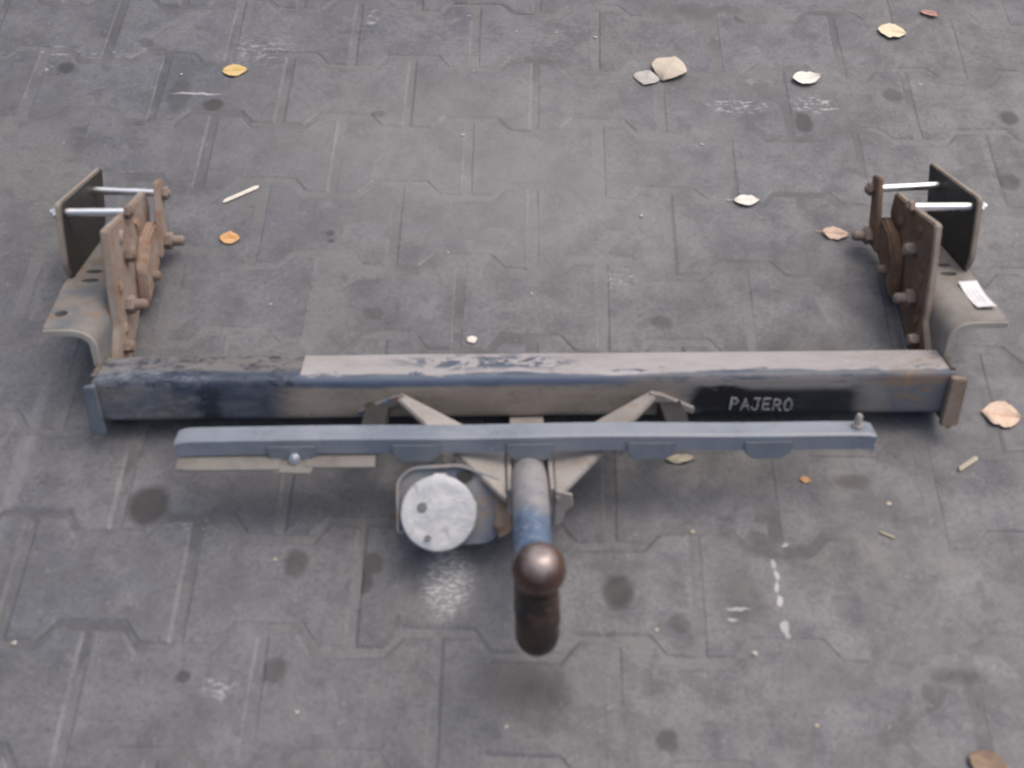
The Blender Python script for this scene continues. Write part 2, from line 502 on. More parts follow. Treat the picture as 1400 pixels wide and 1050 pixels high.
# ------------------------------------------------------------------ mesh helpers
def obj(name, bm, mat, parent=None, smooth=False):
    bmesh.ops.recalc_face_normals(bm, faces=bm.faces)
    me = bpy.data.meshes.new(name)
    bm.to_mesh(me)
    bm.free()
    if smooth:
        for f in me.polygons:
            f.use_smooth = True
        me.set_sharp_from_angle(angle=math.radians(38))
    me.materials.append(mat)
    o = bpy.data.objects.new(name, me)
    C.objects.link(o)
    if parent is not None:
        o.parent = parent
    return o


def tag(o, label, cat, group=None):
    o['label'] = label
    o['category'] = cat
    if group:
        o['group'] = group
    return o


def prism(bm, pts, axis, a, b, bevel=.0012, seg=1, round_r=0.0, round_seg=4):
    """polygon pts (2-D) extruded along axis from a to b; axis 0: pts are (y,z), 1: (x,z), 2: (x,y)"""
    if round_r:
        pts = round_poly(pts, round_r, round_seg)

    def P(q, h):
        if axis == 0:
            return (h, q[0], q[1])
        if axis == 1:
            return (q[0], h, q[1])
        return (q[0], q[1], h)
    va = [bm.verts.new(P(q, a)) for q in pts]
    vb = [bm.verts.new(P(q, b)) for q in pts]
    n = len(pts)
    fs = [bm.faces.new(va), bm.faces.new(vb[::-1])]
    for i in range(n):
        fs.append(bm.faces.new((va[i], vb[i], vb[(i + 1) % n], va[(i + 1) % n])))
    if bevel:
        bmesh.ops.recalc_face_normals(bm, faces=fs)
        rim = [e for e in set(list(fs[0].edges) + list(fs[1].edges))]
        bmesh.ops.bevel(bm, geom=rim, offset=bevel, segments=seg, affect='EDGES', clamp_overlap=True)
    return bm


def round_poly(pts, r, seg=4):
    out = []
    n = len(pts)
    for i in range(n):
        p0, p1, p2 = Vector(pts[i - 1]), Vector(pts[i]), Vector(pts[(i + 1) % n])
        d0, d1 = (p0 - p1), (p2 - p1)
        rr = min(r, d0.length * .45, d1.length * .45)
        a, b = p1 + d0.normalized() * rr, p1 + d1.normalized() * rr
        for k in range(seg + 1):
            t = k / seg
            out.append(tuple((1 - t) ** 2 * a + 2 * t * (1 - t) * p1 + t * t * b))
    return out


def box(bm, x0, x1, y0, y1, z0, z1, bevel=.0015):
    return prism(bm, [(x0, y0), (x1, y0), (x1, y1), (x0, y1)], 2, z0, z1, bevel)


def tube(bm, path, radii, seg=20, cap=True):
    path = [Vector(p) for p in path]
    rings = []
    up = Vector((1, 0, 0))
    for i, p in enumerate(path):
        t = (path[min(i + 1, len(path) - 1)] - path[max(i - 1, 0)]).normalized()
        s = t.cross(up)
        if s.length < 1e-4:
            s = t.cross(Vector((0, 1, 0)))
        s.normalize()
        u = s.cross(t).normalized()
        r = radii[i] if isinstance(radii, (list, tuple)) else radii
        rings.append([bm.verts.new(p + (s * math.cos(a) + u * math.sin(a)) * r)
                      for a in (2 * math.pi * j / seg for j in range(seg))])
    for a, b in zip(rings, rings[1:]):
        for j in range(seg):
            bm.faces.new((a[j], a[(j + 1) % seg], b[(j + 1) % seg], b[j]))
    if cap:
        bm.faces.new(rings[0][::-1])
        bm.faces.new(rings[-1])
    return bm


def smooth_path(pts, n=8):
    pts = [Vector(p) for p in pts]
    out = []
    for i in range(len(pts) - 1):
        p0, p1, p2, p3 = pts[max(i - 1, 0)], pts[i], pts[i + 1], pts[min(i + 2, len(pts) - 1)]
        for k in range(n):
            t = k / n
            out.append(.5 * ((2 * p1) + (-p0 + p2) * t + (2 * p0 - 5 * p1 + 4 * p2 - p3) * t * t
                             + (-p0 + 3 * p1 - 3 * p2 + p3) * t ** 3))
    out.append(pts[-1])
    return out


def lathe(bm, prof, origin, axis, seg=28):
    """profile of (radius, height) about an axis through origin"""
    o, ax = Vector(origin), Vector(axis).normalized()
    s = ax.cross(Vector((0, 0, 1)))
    if s.length < 1e-3:
        s = ax.cross(Vector((1, 0, 0)))
    s.normalize()
    u = ax.cross(s)
    rings = []
    for r, h in prof:
        if r < 1e-6:
            rings.append([bm.verts.new(o + ax * h)])
        else:
            rings.append([bm.verts.new(o + ax * h + (s * math.cos(2 * math.pi * j / seg) + u * math.sin(2 * math.pi * j / seg)) * r) for j in range(seg)])
    for a, b in zip(rings, rings[1:]):
        for j in range(seg):
            q = (j + 1) % seg
            if len(a) == 1 and len(b) == 1:
                continue
            if len(a) == 1:
                bm.faces.new((a[0], b[q], b[j]))
            elif len(b) == 1:
                bm.faces.new((a[j], a[q], b[0]))
            else:
                bm.faces.new((a[j], a[q], b[q], b[j]))
    return bm


def hexnut(bm, c, axis, r, h, stud=0.0, stud_r=.005):
    lathe(bm, [(0, 0), (r * .92, 0), (r, h * .15), (r, h * .85), (r * .85, h), (0, h)], c, axis, 6)
    if stud:
        lathe(bm, [(stud_r, h * .5), (stud_r, h + stud * .8), (stud_r * .6, h + stud), (0, h + stud)], c, axis, 12)
    return bm


def roughen(bm, amp, freq, seed=0.0):
    for v in bm.verts:
        v.co += noise.noise_vector(v.co * freq + Vector((seed, seed * 2, 0))) * amp


def edge_material(o, mat, axis=0, face=.75):
    """the cut edges of a plate (faces that do not look along its axis) wear a coat of their own"""
    o.data.materials.append(mat)
    for f in o.data.polygons:
        if abs(f.normal[axis]) < face:
            f.material_index = 1


# ------------------------------------------------------------------ pavement
P_LEN, P_PITCH, STEP, JOINT = .2, .14, .0125, .0040


def paver_outline(variant):
    """double-T block: straight ends, long sides that step in at the waist"""
    L, h, g = P_LEN / 2 - JOINT, P_PITCH / 2, JOINT
    yo, yi = h + STEP - g, h - STEP - g
    a, b = .060, .040
    pts = [(-L, yo), (-a, yo), (-b, yi), (b, yi), (a, yo), (L, yo),
           (L, -yo), (a, -yo), (b, -yi), (-b, -yi), (-a, -yo), (-L, -yo)]
    r = random.Random(variant)
    return [(x + r.uniform(-.0012, .0012), y + r.uniform(-.0012, .0012)) for x, y in pts]


def paver_bm(bm, variant, dx=0, dy=0, dz=0.0, tilt=(0, 0), ch=.0050, dep=.0012):
    r = random.Random(variant + 99)
    pts = paver_outline(variant)
    n = len(pts)
    out = [Vector((x, y)) for x, y in pts]

    def inset(d):
        res = []
        for i in range(n):
            p0, p1, p2 = out[i - 1], out[i], out[(i + 1) % n]
            e0, e1 = (p1 - p0).normalized(), (p2 - p1).normalized()
            n0, n1 = Vector((e0.y, -e0.x)), Vector((e1.y, -e1.x))
            m = (n0 + n1)
            res.append(p1 + m * (d / max(.35, m.dot(n0))))
        return res
    rings = [(out, -.03), (out, -dep), (inset(ch), 0.0)]
    vs = []
    for ring, z in rings:
        vs.append([bm.verts.new((p.x + dx, p.y + dy, z + dz + p.x * tilt[0] + p.y * tilt[1]
                                 + (r.uniform(-.0006, 0) if z == -dep else 0))) for p in ring])
    for a, b in zip(vs, vs[1:]):
        for i in range(n):
            bm.faces.new((a[i], a[(i + 1) % n], b[(i + 1) % n], b[i]))
    bm.faces.new(vs[-1])


# sand bed: one sheet, its level wanders so that joints are fuller here and emptier there
bm = bmesh.new()
NX, NY, X0, X1, Y0, Y1 = 200, 200, -2.6, 2.8, -1.9, 3.1
grid = []
for j in range(NY + 1):
    row = []
    for i in range(NX + 1):
        x, y = X0 + (X1 - X0) * i / NX, Y0 + (Y1 - Y0) * j / NY
        z = -.0016 + .0012 * noise.noise(Vector((x * 2.3, y * 2.3, 1.7))) + .0008 * noise.noise(Vector((x * 21, y * 21, 4.1)))
        row.append(bm.verts.new((x, y, min(z, -.0006))))
    grid.append(row)
for j in range(NY):
    for i in range(NX):
        bm.faces.new((grid[j][i], grid[j][i + 1], grid[j + 1][i + 1], grid[j + 1][i]))
pavement = obj('pavement', bm, M['sand'], None, True)
pavement['kind'] = 'structure'

VARS = []
for v in range(8):
    bm = bmesh.new()
    paver_bm(bm, v)
    bmesh.ops.recalc_face_normals(bm, faces=bm.faces)
    me = bpy.data.meshes.new('paver')
    bm.to_mesh(me)
    bm.free()
    me.materials.append(M['paver'])
    VARS.append(me)

far = bmesh.new()
cells = []
for r in range(-13, 22):
    y = (r + .5) * P_PITCH
    for c in range(-13, 15):
        x = c * .2 + (.1 if r % 2 == 0 else 0.0)
        if abs(x - .1) > 2.5 or not (-1.8 < y < 3.0):
            continue
        cells.append((math.hypot((x - .08) / 1.15, y - .56), x, y))
cells.sort()
for idx, (d, x, y) in enumerate(cells):
    tz = random.uniform(-.0008, 0)
    tl = (random.uniform(-.004, .004), random.uniform(-.005, .005))
    drop = abs(tl[0]) * .1 + abs(tl[1]) * .08
    jx, jy = random.uniform(-.0012, .0012), random.uniform(-.0012, .0012)
    if idx < 290:
        o = bpy.data.objects.new('paver', VARS[idx % 8])
        C.objects.link(o)
        o.parent = pavement
        o.material_slots[0].link = 'OBJECT'
        o.material_slots[0].material = paver_material_at(x, y)
        o.location = (x + jx, y + jy, tz - drop)
        o.rotation_euler = (tl[1], -tl[0], random.uniform(-.006, .006) + (math.pi if random.random() < .5 else 0))
    else:
        paver_bm(far, idx % 8, x + jx, y + jy, tz - drop)
fo = obj('paving_beyond', far, M['paver'], pavement)
fo['kind'] = 'stuff'

# ------------------------------------------------------------------ tow bar
T = math.radians(25)
tow = bpy.data.objects.new('tow_bar', None)
C.objects.link(tow)
tow.location = (0.09540, 0.42678, 0.0300)
tow.rotation_euler = (-T, 0, math.radians(2.39026))
tow.empty_display_size = .1
tag(tow, 'worn blue and rusty steel tow bar with ball and white socket lying on paving', 'tow bar')
SIN, COS = math.sin(T), math.cos(T)


def gnd(u, over=.0008):
    """height (in the bar's own frame) at which the paving lies below depth u"""
    return (u * SIN - .0300 + over) / COS


# crossbar: square tube with round corners
S = .062
bm = bmesh.new()
prof = round_poly([(0, 0), (S, 0), (S, S), (0, S)], .010, 6)
nx = 60
rings = []
for i in range(nx + 1):
    x = -.532 + 1.064 * i / nx
    ring = []
    for (u, v) in prof:
        w = noise.noise(Vector((x * 9, u * 30, v * 30))) * .0006
        ring.append(bm.verts.new((x, u + w, v + w)))
    rings.append(ring)
for a, b in zip(rings, rings[1:]):
    for j in range(len(prof)):
        bm.faces.new((a[j], a[(j + 1) % len(prof)], b[(j + 1) % len(prof)], b[j]))
bm.faces.new(rings[0][::-1])
bm.faces.new(rings[-1])
crossbar = obj('crossbar', bm, M['crossbar'], tow, True)
crossbar['label'] = 'square tube with pale film on top and a black patch with writing'

# hand-written name on the black patch
GLY = {'P': [[(0, 0), (.05, 1)], [(.02, 1), (.45, .95), (.6, .75), (.45, .52), (.04, .45)]],
       'A': [[(0, 0), (.32, 1), (.68, 0)], [(.12, .38), (.58, .36)]],
       'J': [[(.15, 1), (.65, .98)], [(.48, 1), (.48, .25), (.32, .02), (.1, .08), (0, .26)]],
       'E': [[(.6, .98), (.04, 1), (0, .02), (.62, 0)], [(.02, .52), (.48, .5)]],
       'R': [[(0, 0), (.03, 1), (.46, .95), (.58, .74), (.42, .52), (.04, .48)], [(.26, .48), (.64, 0)]],
       'O': [[(.32, 1), (.06, .8), (0, .45), (.12, .1), (.34, 0), (.58, .15), (.64, .5), (.55, .85), (.32, 1)]]}
bm = bmesh.new()
rr = random.Random(5)


def stroke(bm, pts, w, yf, yb):
    for (x0, z0), (x1, z1) in zip(pts, pts[1:]):
        d = Vector((x1 - x0, z1 - z0))
        if d.length < 1e-6:
            continue
        d.normalize()
        n = Vector((-d.y, d.x)) * w * rr.uniform(.75, 1.15)
        e = d * w * .6
        q = [(x0 - e.x + n.x, z0 - e.y + n.y), (x1 + e.x + n.x, z1 + e.y + n.y),
             (x1 + e.x - n.x, z1 + e.y - n.y), (x0 - e.x - n.x, z0 - e.y - n.y)]
        prism(bm, q, 1, yf - rr.uniform(0, .0003), yb, 0)


cx = .2560
for i, ch in enumerate('PAJERO'):
    h = .0165 * (1 + .08 * rr.uniform(-1, 1))
    z0 = .0105 - .001 * i * .3 + rr.uniform(-.0008, .0008)
    for s in GLY[ch]:
        stroke(bm, [(cx + a * .0148, z0 + b * h) for a, b in s], .00115, -.0011, -.0001)
    cx += .0136
obj('writing', bm, M['chalk'], crossbar)['label'] = 'white hand-written word PAJERO'

# side brackets -----------------------------------------------------------
FL_V = .113


def slot(cx, cy, lx, ly, n=10):
    return [(cx + lx * math.cos(2 * math.pi * i / n), cy + ly * math.sin(2 * math.pi * i / n)) for i in range(n)]


def plate_with_holes(bm, outline, holes, z0, z1):
    edges = []
    for loop in [outline] + holes:
        vs = [bm.verts.new((x, y, z0)) for x, y in loop]
        edges += [bm.edges.new((vs[i], vs[(i + 1) % len(vs)])) for i in range(len(vs))]
    fs = bmesh.ops.triangle_fill(bm, use_beauty=True, edges=edges)['geom']
    fs = [f for f in fs if isinstance(f, bmesh.types.BMFace)]
    ext = bmesh.ops.extrude_face_region(bm, geom=fs)['geom']
    bmesh.ops.translate(bm, verts=[v for v in ext if isinstance(v, bmesh.types.BMVert)], vec=(0, 0, z1 - z0))


def side_bracket(s):
    m_in = M['inner_right'] if s > 0 else M['inner_left']
    m_br = M['bracket_right'] if s > 0 else M['bracket']
    t = .009
    # bent sheet: web against the tube's end, rounded bend, flange turned outward
    bm = bmesh.new()
    cols = 16
    prof = [(.538, v) for v in (-.034, -.02, -.01, .0, .015, .03, .045, .06, .075, .09)]
    for k in range(1, 7):
        a = math.pi / 2 * k / 6
        prof.append((.538 + .022 - .022 * math.cos(a), .09 + (.023 - t) * math.sin(a)))
    grid = []
    for (x, v) in prof:
        un = .037 if v > .06 else .037 + (v - .06) * .57
        row = []
        for c in range(cols + 1):
            u = un + (.296 - un) * c / cols
            row.append((x, u, max(v, gnd(u), -.012)))
        grid.append(row)
    inner = [[bm.verts.new((s * x, u, v)) for x, u, v in row] for row in grid]
    outer = []
    for i, row in enumerate(grid):
        a = 0 if i < 10 else math.pi / 2 * (i - 9) / 6
        outer.append([bm.verts.new((s * (x - t * math.cos(a)), u, max(v + t * math.sin(a), gnd(u), -.012))) for x, u, v in row])
    for layer in (inner, outer):
        for a, b in zip(layer, layer[1:]):
            for c in range(cols):
                bm.faces.new((a[c], a[c + 1], b[c + 1], b[c]))
    R_ = len(grid)
    for i in range(R_ - 1):
        for c in (0, cols):
            bm.faces.new((inner[i][c], inner[i + 1][c], outer[i + 1][c], outer[i][c]))
    for c in range(cols):
        for i in (0, R_ - 1):
            bm.faces.new((inner[i][c], inner[i][c + 1], outer[i][c + 1], outer[i][c]))
    bmesh.ops.remove_doubles(bm, verts=bm.verts, dist=.0003)
    holes = [slot(.577, .199, .012, .006), slot(.575, .172, .012, .006), slot(.582, .078, .008, .008)]
    plate_with_holes(bm, [(s * x, y) for x, y in round_poly([(.5595, .037), (.601 if s > 0 else .592, .039), (.606, .16), (.606, .290), (.5595, .296)], .004, 2)],
                     [[(s * x, y) for x, y in h] for h in holes], FL_V - t, FL_V)
    br = obj('side_bracket', bm, m_br, tow, True)
    # bare light edge where the sheet was cut, seen end-on
    # outer plate, black, standing on the flange
    bm = bmesh.new()
    prism(bm, [(s_[0], s_[1]) for s_ in [(.362, .200), (.187, .215), (.170, .136), (.178, .1135), (.296, .1135), (.334, .1285)]], 0, s * .598, s * .606, .0015, 2, .007)
    op = obj('outer_plate', bm, M['outer'], br, True)
    edge_material(op, M['plate_edge'])
    # inner plate, rusty, welded to the web
    bm = bmesh.new()
    w = .0 if s > 0 else .022
    pts = [(.124, .206), (.200, .196), (.274 + w, .190), (.276 + w, .160), (.256 + w, .124 + w * .2), (.240, .088), (.185, .062), (.160, .046), (.128, .030), (.070, .006), (.066, .050), (.096, .082), (.106, .140)]
    prism(bm, pts, 0, s * .5305, s * .5205, .0018, 2, .006)
    roughen(bm, .0008, 60)
    edge_material(obj('inner_plate', bm, m_in, br, True), M['plate_edge'])
    for (u, v, r) in ((.165, .178, .009), (.235, .165, .011), (.130, .125, .008), (.195, .140, .010), (.118, .070, .008), (.215, .110, .012), (.250, .140, .009)):
        bm = bmesh.new()
        bmesh.ops.create_icosphere(bm, subdivisions=3, radius=r)
        for q in bm.verts:
            q.co += noise.noise_vector(q.co / r * 1.6 + Vector((u * 90, v * 70, s))) * r * .5
            q.co.x *= .35
            q.co += Vector((s * .5205, u, v))
        obj('rust_scale', bm, m_in, br, True)
    # narrow nut plate further in
    bm = bmesh.new()
    prism(bm, [(.286, .206), (.312, .201), (.300, .165), (.284, .112), (.248, .108), (.262, .150)], 0, s * .506, s * .499, .0015, 2, .004)
    roughen(bm, .0008, 60, 3)
    edge_material(obj('nut_plate', bm, m_in, br, True), m_in)
    # lump that ties the two together
    bm = bmesh.new()
    prism(bm, [(.180, .071), (.262, .106), (.284, .135), (.270, .156), (.226, .150), (.190, .118)], 0, s * .5205, s * .504, .004, 2, .008)
    roughen(bm, .002, 50, 5)
    obj('spacer', bm, m_in, br, True)
    # long zinc-plated bolts across to the outer plate
    for (u, v, xi) in ((.312, .184, .499), (.200, .198, .5205)):
        bm = bmesh.new()
        tube(bm, [(s * (xi - .004), u - (.012 if xi < .5 else 0), v), (s * .597, u, v)], .0056, 14)
        b = obj('long_bolt', bm, M['zinc'], br, True)
        bm = bmesh.new()
        hexnut(bm, (s * .606, u, v), (s, 0, 0), .0095, .007, .004)
        obj('bolt_head', bm, M['zinc'], br, True)
        bm = bmesh.new()
        hexnut(bm, (s * xi, u - (.012 if xi < .5 else 0), v), (-s, 0, 0), .0095, .008, .003)
        obj('nut', bm, M['nut'], br, True)
    # rusty bolts through the inner plate
    for (u, v, x, r, st) in ((.216, .098, .5205, .0125, .015), (.140, .093, .5205, .0125, .016), (.274, .124, .499, .0125, .016), (.170, .150, .5205, .0095, .004), (.100, .052, .5205, .0085, .003)):
        bm = bmesh.new()
        hexnut(bm, (s * x, u, v), (-s, 0, 0), r, .011, st, .0075)
        roughen(bm, .0005, 90)
        obj('nut', bm, M['nut'], br, True)
    # weld seams: web to tube, inner plate to web
    bm = bmesh.new()
    tube(bm, [(s * .531, u + .0008 * math.sin(i * 2.1), v) for i, (u, v) in enumerate([(-.001, .004 + .0018 * q) for q in range(30)])],
         [.0032 + .0008 * math.sin(q * 1.9) for q in range(30)], 8)
    tube(bm, [(s * .531, .006 + .0018 * q, S + .0005 + .0006 * math.sin(q * 2.2)) for q in range(30)],
         [.0032 + .0008 * math.sin(q * 1.7) for q in range(30)], 8)
    obj('weld', bm, M['weld'], br, True)
    # short end plate in front of the tube
    bm = bmesh.new()
    e = .002 if s > 0 else .007
    prism(bm, [(s * ((.527 if s > 0 else .533) - e), -.013), (s * (.549 - e), -.012), (s * (.5475 - e), .056), (s * ((.528 if s > 0 else .534) - e), .058)], 1, -.0095, -.0006, .0012, 2, .003)
    roughen(bm, .0006, 60, s)
    obj('end_plate', bm, M['edge_rust'] if s > 0 else M['end_blue'], br, True)
    # cut edge of the sheet
    bm = bmesh.new()
    fo_ = .600 if s > 0 else .591
    cut = [(fo_, .1125), (.5595, .1125)] + [(.538 + .022 - .0305 * math.cos(math.pi / 2 * k / 6), .09 + .0225 * math.sin(math.pi / 2 * k / 6)) for k in range(5, -1, -1)] + [(.5295, .062)]
    inn = [(.538, .062)] + [(.538 + .022 - .022 * math.cos(math.pi / 2 * k / 6), .09 + .0145 * math.sin(math.pi / 2 * k / 6)) for k in range(0, 6)] + [(.5595, .1045), (fo_, .1045)]
    prism(bm, [(s * x, v) for x, v in cut + inn], 1, .0375, .0346, .0004)
    obj('cut_edge', bm, M['bare_edge'], br, True)
    return br


bl = side_bracket(-1)
brt = side_bracket(1)

# gusset struts -----------------------------------------------------------
for s in (-1, 1):
    bm = bmesh.new()
    top = [(s * .166, -.0005, .038), (s * .154, -.0005, .041), (s * .029, -.064, .004), (s * .028, -.158, -.004), (s * .034, -.154, -.002)]
    va = [bm.verts.new(p) for p in top]
    vb = [bm.verts.new((p[0], p[1], p[2] - .008)) for p in top]
    bm.faces.new(va)
    bm.faces.new(vb[::-1])
    for i in range(5):
        bm.faces.new((va[i], vb[i], vb[(i + 1) % 5], va[(i + 1) % 5]))
    bmesh.ops.recalc_face_normals(bm, faces=bm.faces)
    bmesh.ops.bevel(bm, geom=list(bm.edges), offset=.0015, segments=2, affect='EDGES', clamp_overlap=True)
    st = obj('strut', bm, M['strut'], tow, True)
    bm = bmesh.new()
    prism(bm, [(s * .152, .041), (s * .168, .037), (s * .210, .017), (s * .209, .009), (s * .170, .022), (s * .152, .030)], 1, -.0075, -.0005, .001, 1, .002)
    obj('foot_tab', bm, M['strut'] if s > 0 else M['socket_plate'], st, True)

# bumper rail in front of the crossbar -----------------------------------
bm = bmesh.new()
NXR = 90
top_prof = [(-.075, .0425), (-.0985, .0425), (-.1015, .0400), (-.1015, .0205), (-.0985, .0205), (-.0985, .0380), (-.0975, .0395), (-.075, .0395)]
rings = []
for i in range(NXR + 1):
    x = -.411 + .817 * i / NXR
    e = max(0, (abs(x) - .395) / .016)
    w = noise.noise(Vector((x * 6, 0, 0))) * .0009
    sag = -.0022 * (x / .4) ** 2 * (1 if x > 0 else .2)
    rings.append([bm.verts.new((x, u + w, v + sag + w - .004 * e * e)) for u, v in top_prof])
for a, b in zip(rings, rings[1:]):
    for j in range(8):
        bm.faces.new((a[j], a[(j + 1) % 8], b[(j + 1) % 8], b[j]))
bm.faces.new(rings[0][::-1])
bm.faces.new(rings[-1])
rail = obj('bumper_rail', bm, M['rail'], tow, True)
rail['label'] = 'thin blue-grey folded rail with five hanging tabs'
for x in (-.276, -.132, .001, .142, .280):
    bm = bmesh.new()
    sag = -.0022 * (x / .4) ** 2 * (1 if x > 0 else .2)
    prism(bm, [(x - .030, .034 + sag), (x + .030, .034 + sag), (x + .027, .017 + sag), (x + .017, .0085 + sag), (x - .017, .0085 + sag), (x - .027, .017 + sag)], 1, -.1042, -.1012, .0014, 2, .004)
    obj('tab', bm, M['rail_tab'], rail, True)
for (x0, x1, uf, ub, v) in ((-.410, -.290, -.119, -.096, .0125), (-.262, -.180, -.116, -.096, .0125)):
    bm = bmesh.new()
    prism(bm, [(x0, uf + .002), (x0 + .02, uf), (x1, uf), (x1, ub), (x0, ub)], 2, v - .003, v, .0006, 1)
    for vert in bm.verts:
        if vert.co.y > -.100:
            vert.co.z += .006
    obj('lower_lip', bm, M['lip'], rail, True)
bm = bmesh.new()
prism(bm, [(-.298, -.120), (-.254, -.123), (-.248, -.100), (-.302, -.100)], 2, .006, .009, .0006)
for vert in bm.verts:
    if vert.co.y > -.105:
        vert.co.z += .006
obj('lower_lip', bm, M['lip'], rail, True)
bm = bmesh.new()
hexnut(bm, (-.273, -.106, .0185), (0, -1, .2), .0072, .005, .002, .003)
obj('bolt_head', bm, M['zinc'], rail, True)
bm = bmesh.new()
hexnut(bm, (.386, -.087, .0395), (.05, 0, 1), .0065, .005, .014, .0042)
obj('stud', bm, M['strut'], rail, True)
# the rail's stand-offs, reaching back to the crossbar
for x in (-.185, .178):
    bm = bmesh.new()
    prism(bm, [(-.0005, .004), (-.0005, .026), (-.040, .034), (-.0985, .0392), (-.0985, .022), (-.040, .014)], 0, x - .014, x + .014, .001)
    obj('stand_off', bm, M['dark'], rail, True)

# neck, shank and ball ----------------------------------------------------
bm = bmesh.new()
path = smooth_path([(0, -.020, -.034), (0, -.060, -.026), (-.001, -.105, -.008), (-.001, -.15, .006), (-.002, -.22, .010), (-.003, -.312, .008)], 8)
tube(bm, path, .0205, 24)
neck = obj('neck', bm, M['neck'], tow, True)
bm = bmesh.new()
path = smooth_path([(-.003, -.300, .0085), (-.003, -.330, .003), (-.003, -.362, -.005), (-.003, -.383, .006), (-.003, -.3885, .030), (-.003, -.3865, .056), (-.003, -.3865, .078)], 8)
n = len(path)
tube(bm, path, [.0208 + .0004 * math.sin(i * .8) - max(0, (i - n * .72) / (n * .28)) * .003 for i in range(n)], 24)
obj('shank', bm, M['shank'], neck, True)
bm = bmesh.new()
prof = []
for i in range(19):
    a = math.radians(-62) + (math.radians(90 + 62)) * i / 18
    r, h = .0252 * math.cos(a), .0252 * math.sin(a)
    if h > .0235:
        h = .0235
    prof.append((max(r, 0 if i == 18 else 1e-5), h))
lathe(bm, [(0, prof[0][1])] + prof, (-.003, -.3865, .0905), (0, 0, 1), 36)
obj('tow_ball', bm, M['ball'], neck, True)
# housing the neck is welded into
bm = bmesh.new()
box(bm, -.027, -.0215, -.150, -.020, -.036, .0035, .0015)
box(bm, .0215, .027, -.150, -.020, -.036, .0035, .0015)
box(bm, -.0215, .0215, -.032, .040, -.030, -.0005, .0015)
obj('neck_housing', bm, M['strut'], neck, True)
bm = bmesh.new()
prism(bm, [(.0275, .002), (.047, -.003), (.049, -.020), (.040, -.028), (.036, -.046), (.0275, -.048)], 1, -.154, -.150, .001, 1, .002)
obj('clip_plate', bm, M['strut'], neck, True)

# socket on its plate -----------------------------------------------------
K = Matrix.Translation((-.1, -.143, -.031)) @ Matrix.Rotation(math.radians(-33), 4, 'X')


def tr(bm):
    bmesh.ops.transform(bm, matrix=K, verts=bm.verts)
    return bm


bm = bmesh.new()
out = [(-.053, -.030), (-.053, .034), (-.038, .047), (.020, .050), (.072, .030), (.074, -.016), (.052, -.040), (-.036, -.044)]
prism(bm, out, 1, .0, .004, .001, 2, .010)
sp = obj('socket_plate', tr(bm), M['socket_plate'], tow, True)
bm = bmesh.new()
rim = round_poly([(-.055, -.030), (-.055, .035), (-.039, .050), (.020, .053), (.070, .033)], .010, 4)
for a, b in zip(rim, rim[1:]):
    d = Vector((b[0] - a[0], b[1] - a[1]))
    nrm = Vector((-d.y, d.x)).normalized() * -.003
    prism(bm, [a, b, (b[0] + nrm.x, b[1] + nrm.y), (a[0] + nrm.x, a[1] + nrm.y)], 1, -.006, .018, 0)
obj('plate_rim', tr(bm), M['rim'], sp, True)
bm = bmesh.new()
prism(bm, [(.056, .030), (.076, .020), (.078, -.026), (.062, -.034), (.058, .0)], 1, -.0005, -.006, .002, 2, .005)
roughen(bm, .001, 60)
obj('rusty_lug', tr(bm), M['edge_rust'], sp, True)
bm = bmesh.new()
hexnut(bm, (.064, -.0, -.018), (0, -1, 0), .008, .006, .003)
obj('bolt_head', tr(bm), M['nut'], sp, True)
bm = bmesh.new()
lathe(bm, [(0, 0), (.040, 0), (.0435, -.004), (.0440, -.016), (.0420, -.0205), (.036, -.0222), (.033, -.0218), (.016, -.0228), (0, -.0232)], (-.006, 0, -.003), (0, 1, 0), 40)
# hinge ear and thumb lip of the cap
prism(bm, [(-.014, .036), (.006, .036), (.004, .0425), (-.012, .0425)], 1, -.010, -.004, .001, 2, .003)
prism(bm, [(.028, -.008), (.0375, -.006), (.0375, .010), (.030, .012)], 1, -.018, -.006, .001, 2, .003)
so = obj('socket', tr(bm), M['socket'], sp, True)
for (x, z, r) in ((-.022, .005, .0055), (-.016, -.030, .0036)):
    bm = bmesh.new()
    lathe(bm, [(0, -.0244), (r, -.0242), (r * 1.1, -.021), (0, -.021)], (x - .002, 0, z), (0, 1, 0), 14)
    obj('screw', tr(bm), M['socket_hole'], sp, True)
bm = bmesh.new()
prism(bm, [(.014, .042), (.030, .046), (.034, .036), (.022, .030)], 1, -.0035, -.0005, .0005, 1, .002)
obj('slot', tr(bm), M['dark'], sp, True)

# ------------------------------------------------------------------ card tag on the right-hand bracket
bpy.context.view_layer.update()
TM = Matrix.Translation(tow.location) @ tow.rotation_euler.to_matrix().to_4x4()
bm = bmesh.new()
nx_, ny_ = 4, 12
g = []
for j in range(ny_ + 1):
    row = []
    for i in range(nx_ + 1):
        x, y = -.0120 + .024 * i / nx_, -.036 + .072 * j / ny_
        row.append(bm.verts.new((x, y, .0035 * (y / .036) ** 2 + .0008 * math.sin(x * 120))))
    g.append(row)
for j in range(ny_):
    for i in range(nx_):
        bm.faces.new((g[j][i], g[j][i + 1], g[j + 1][i + 1], g[j + 1][i]))
ext = bmesh.ops.extrude_face_region(bm, geom=list(bm.faces))['geom']
bmesh.ops.translate(bm, verts=[v for v in ext if isinstance(v, bmesh.types.BMVert)], vec=(0, 0, .0006))
card = obj('card_tag', bm, M['tag'], None, True)
card.matrix_world = TM @ Matrix.Translation((.586, .103, FL_V + .0012)) @ Matrix.Rotation(math.radians(-2), 4, 'Z')
tag(card, 'small white printed card tag lying on the steel bracket flange', 'tag')


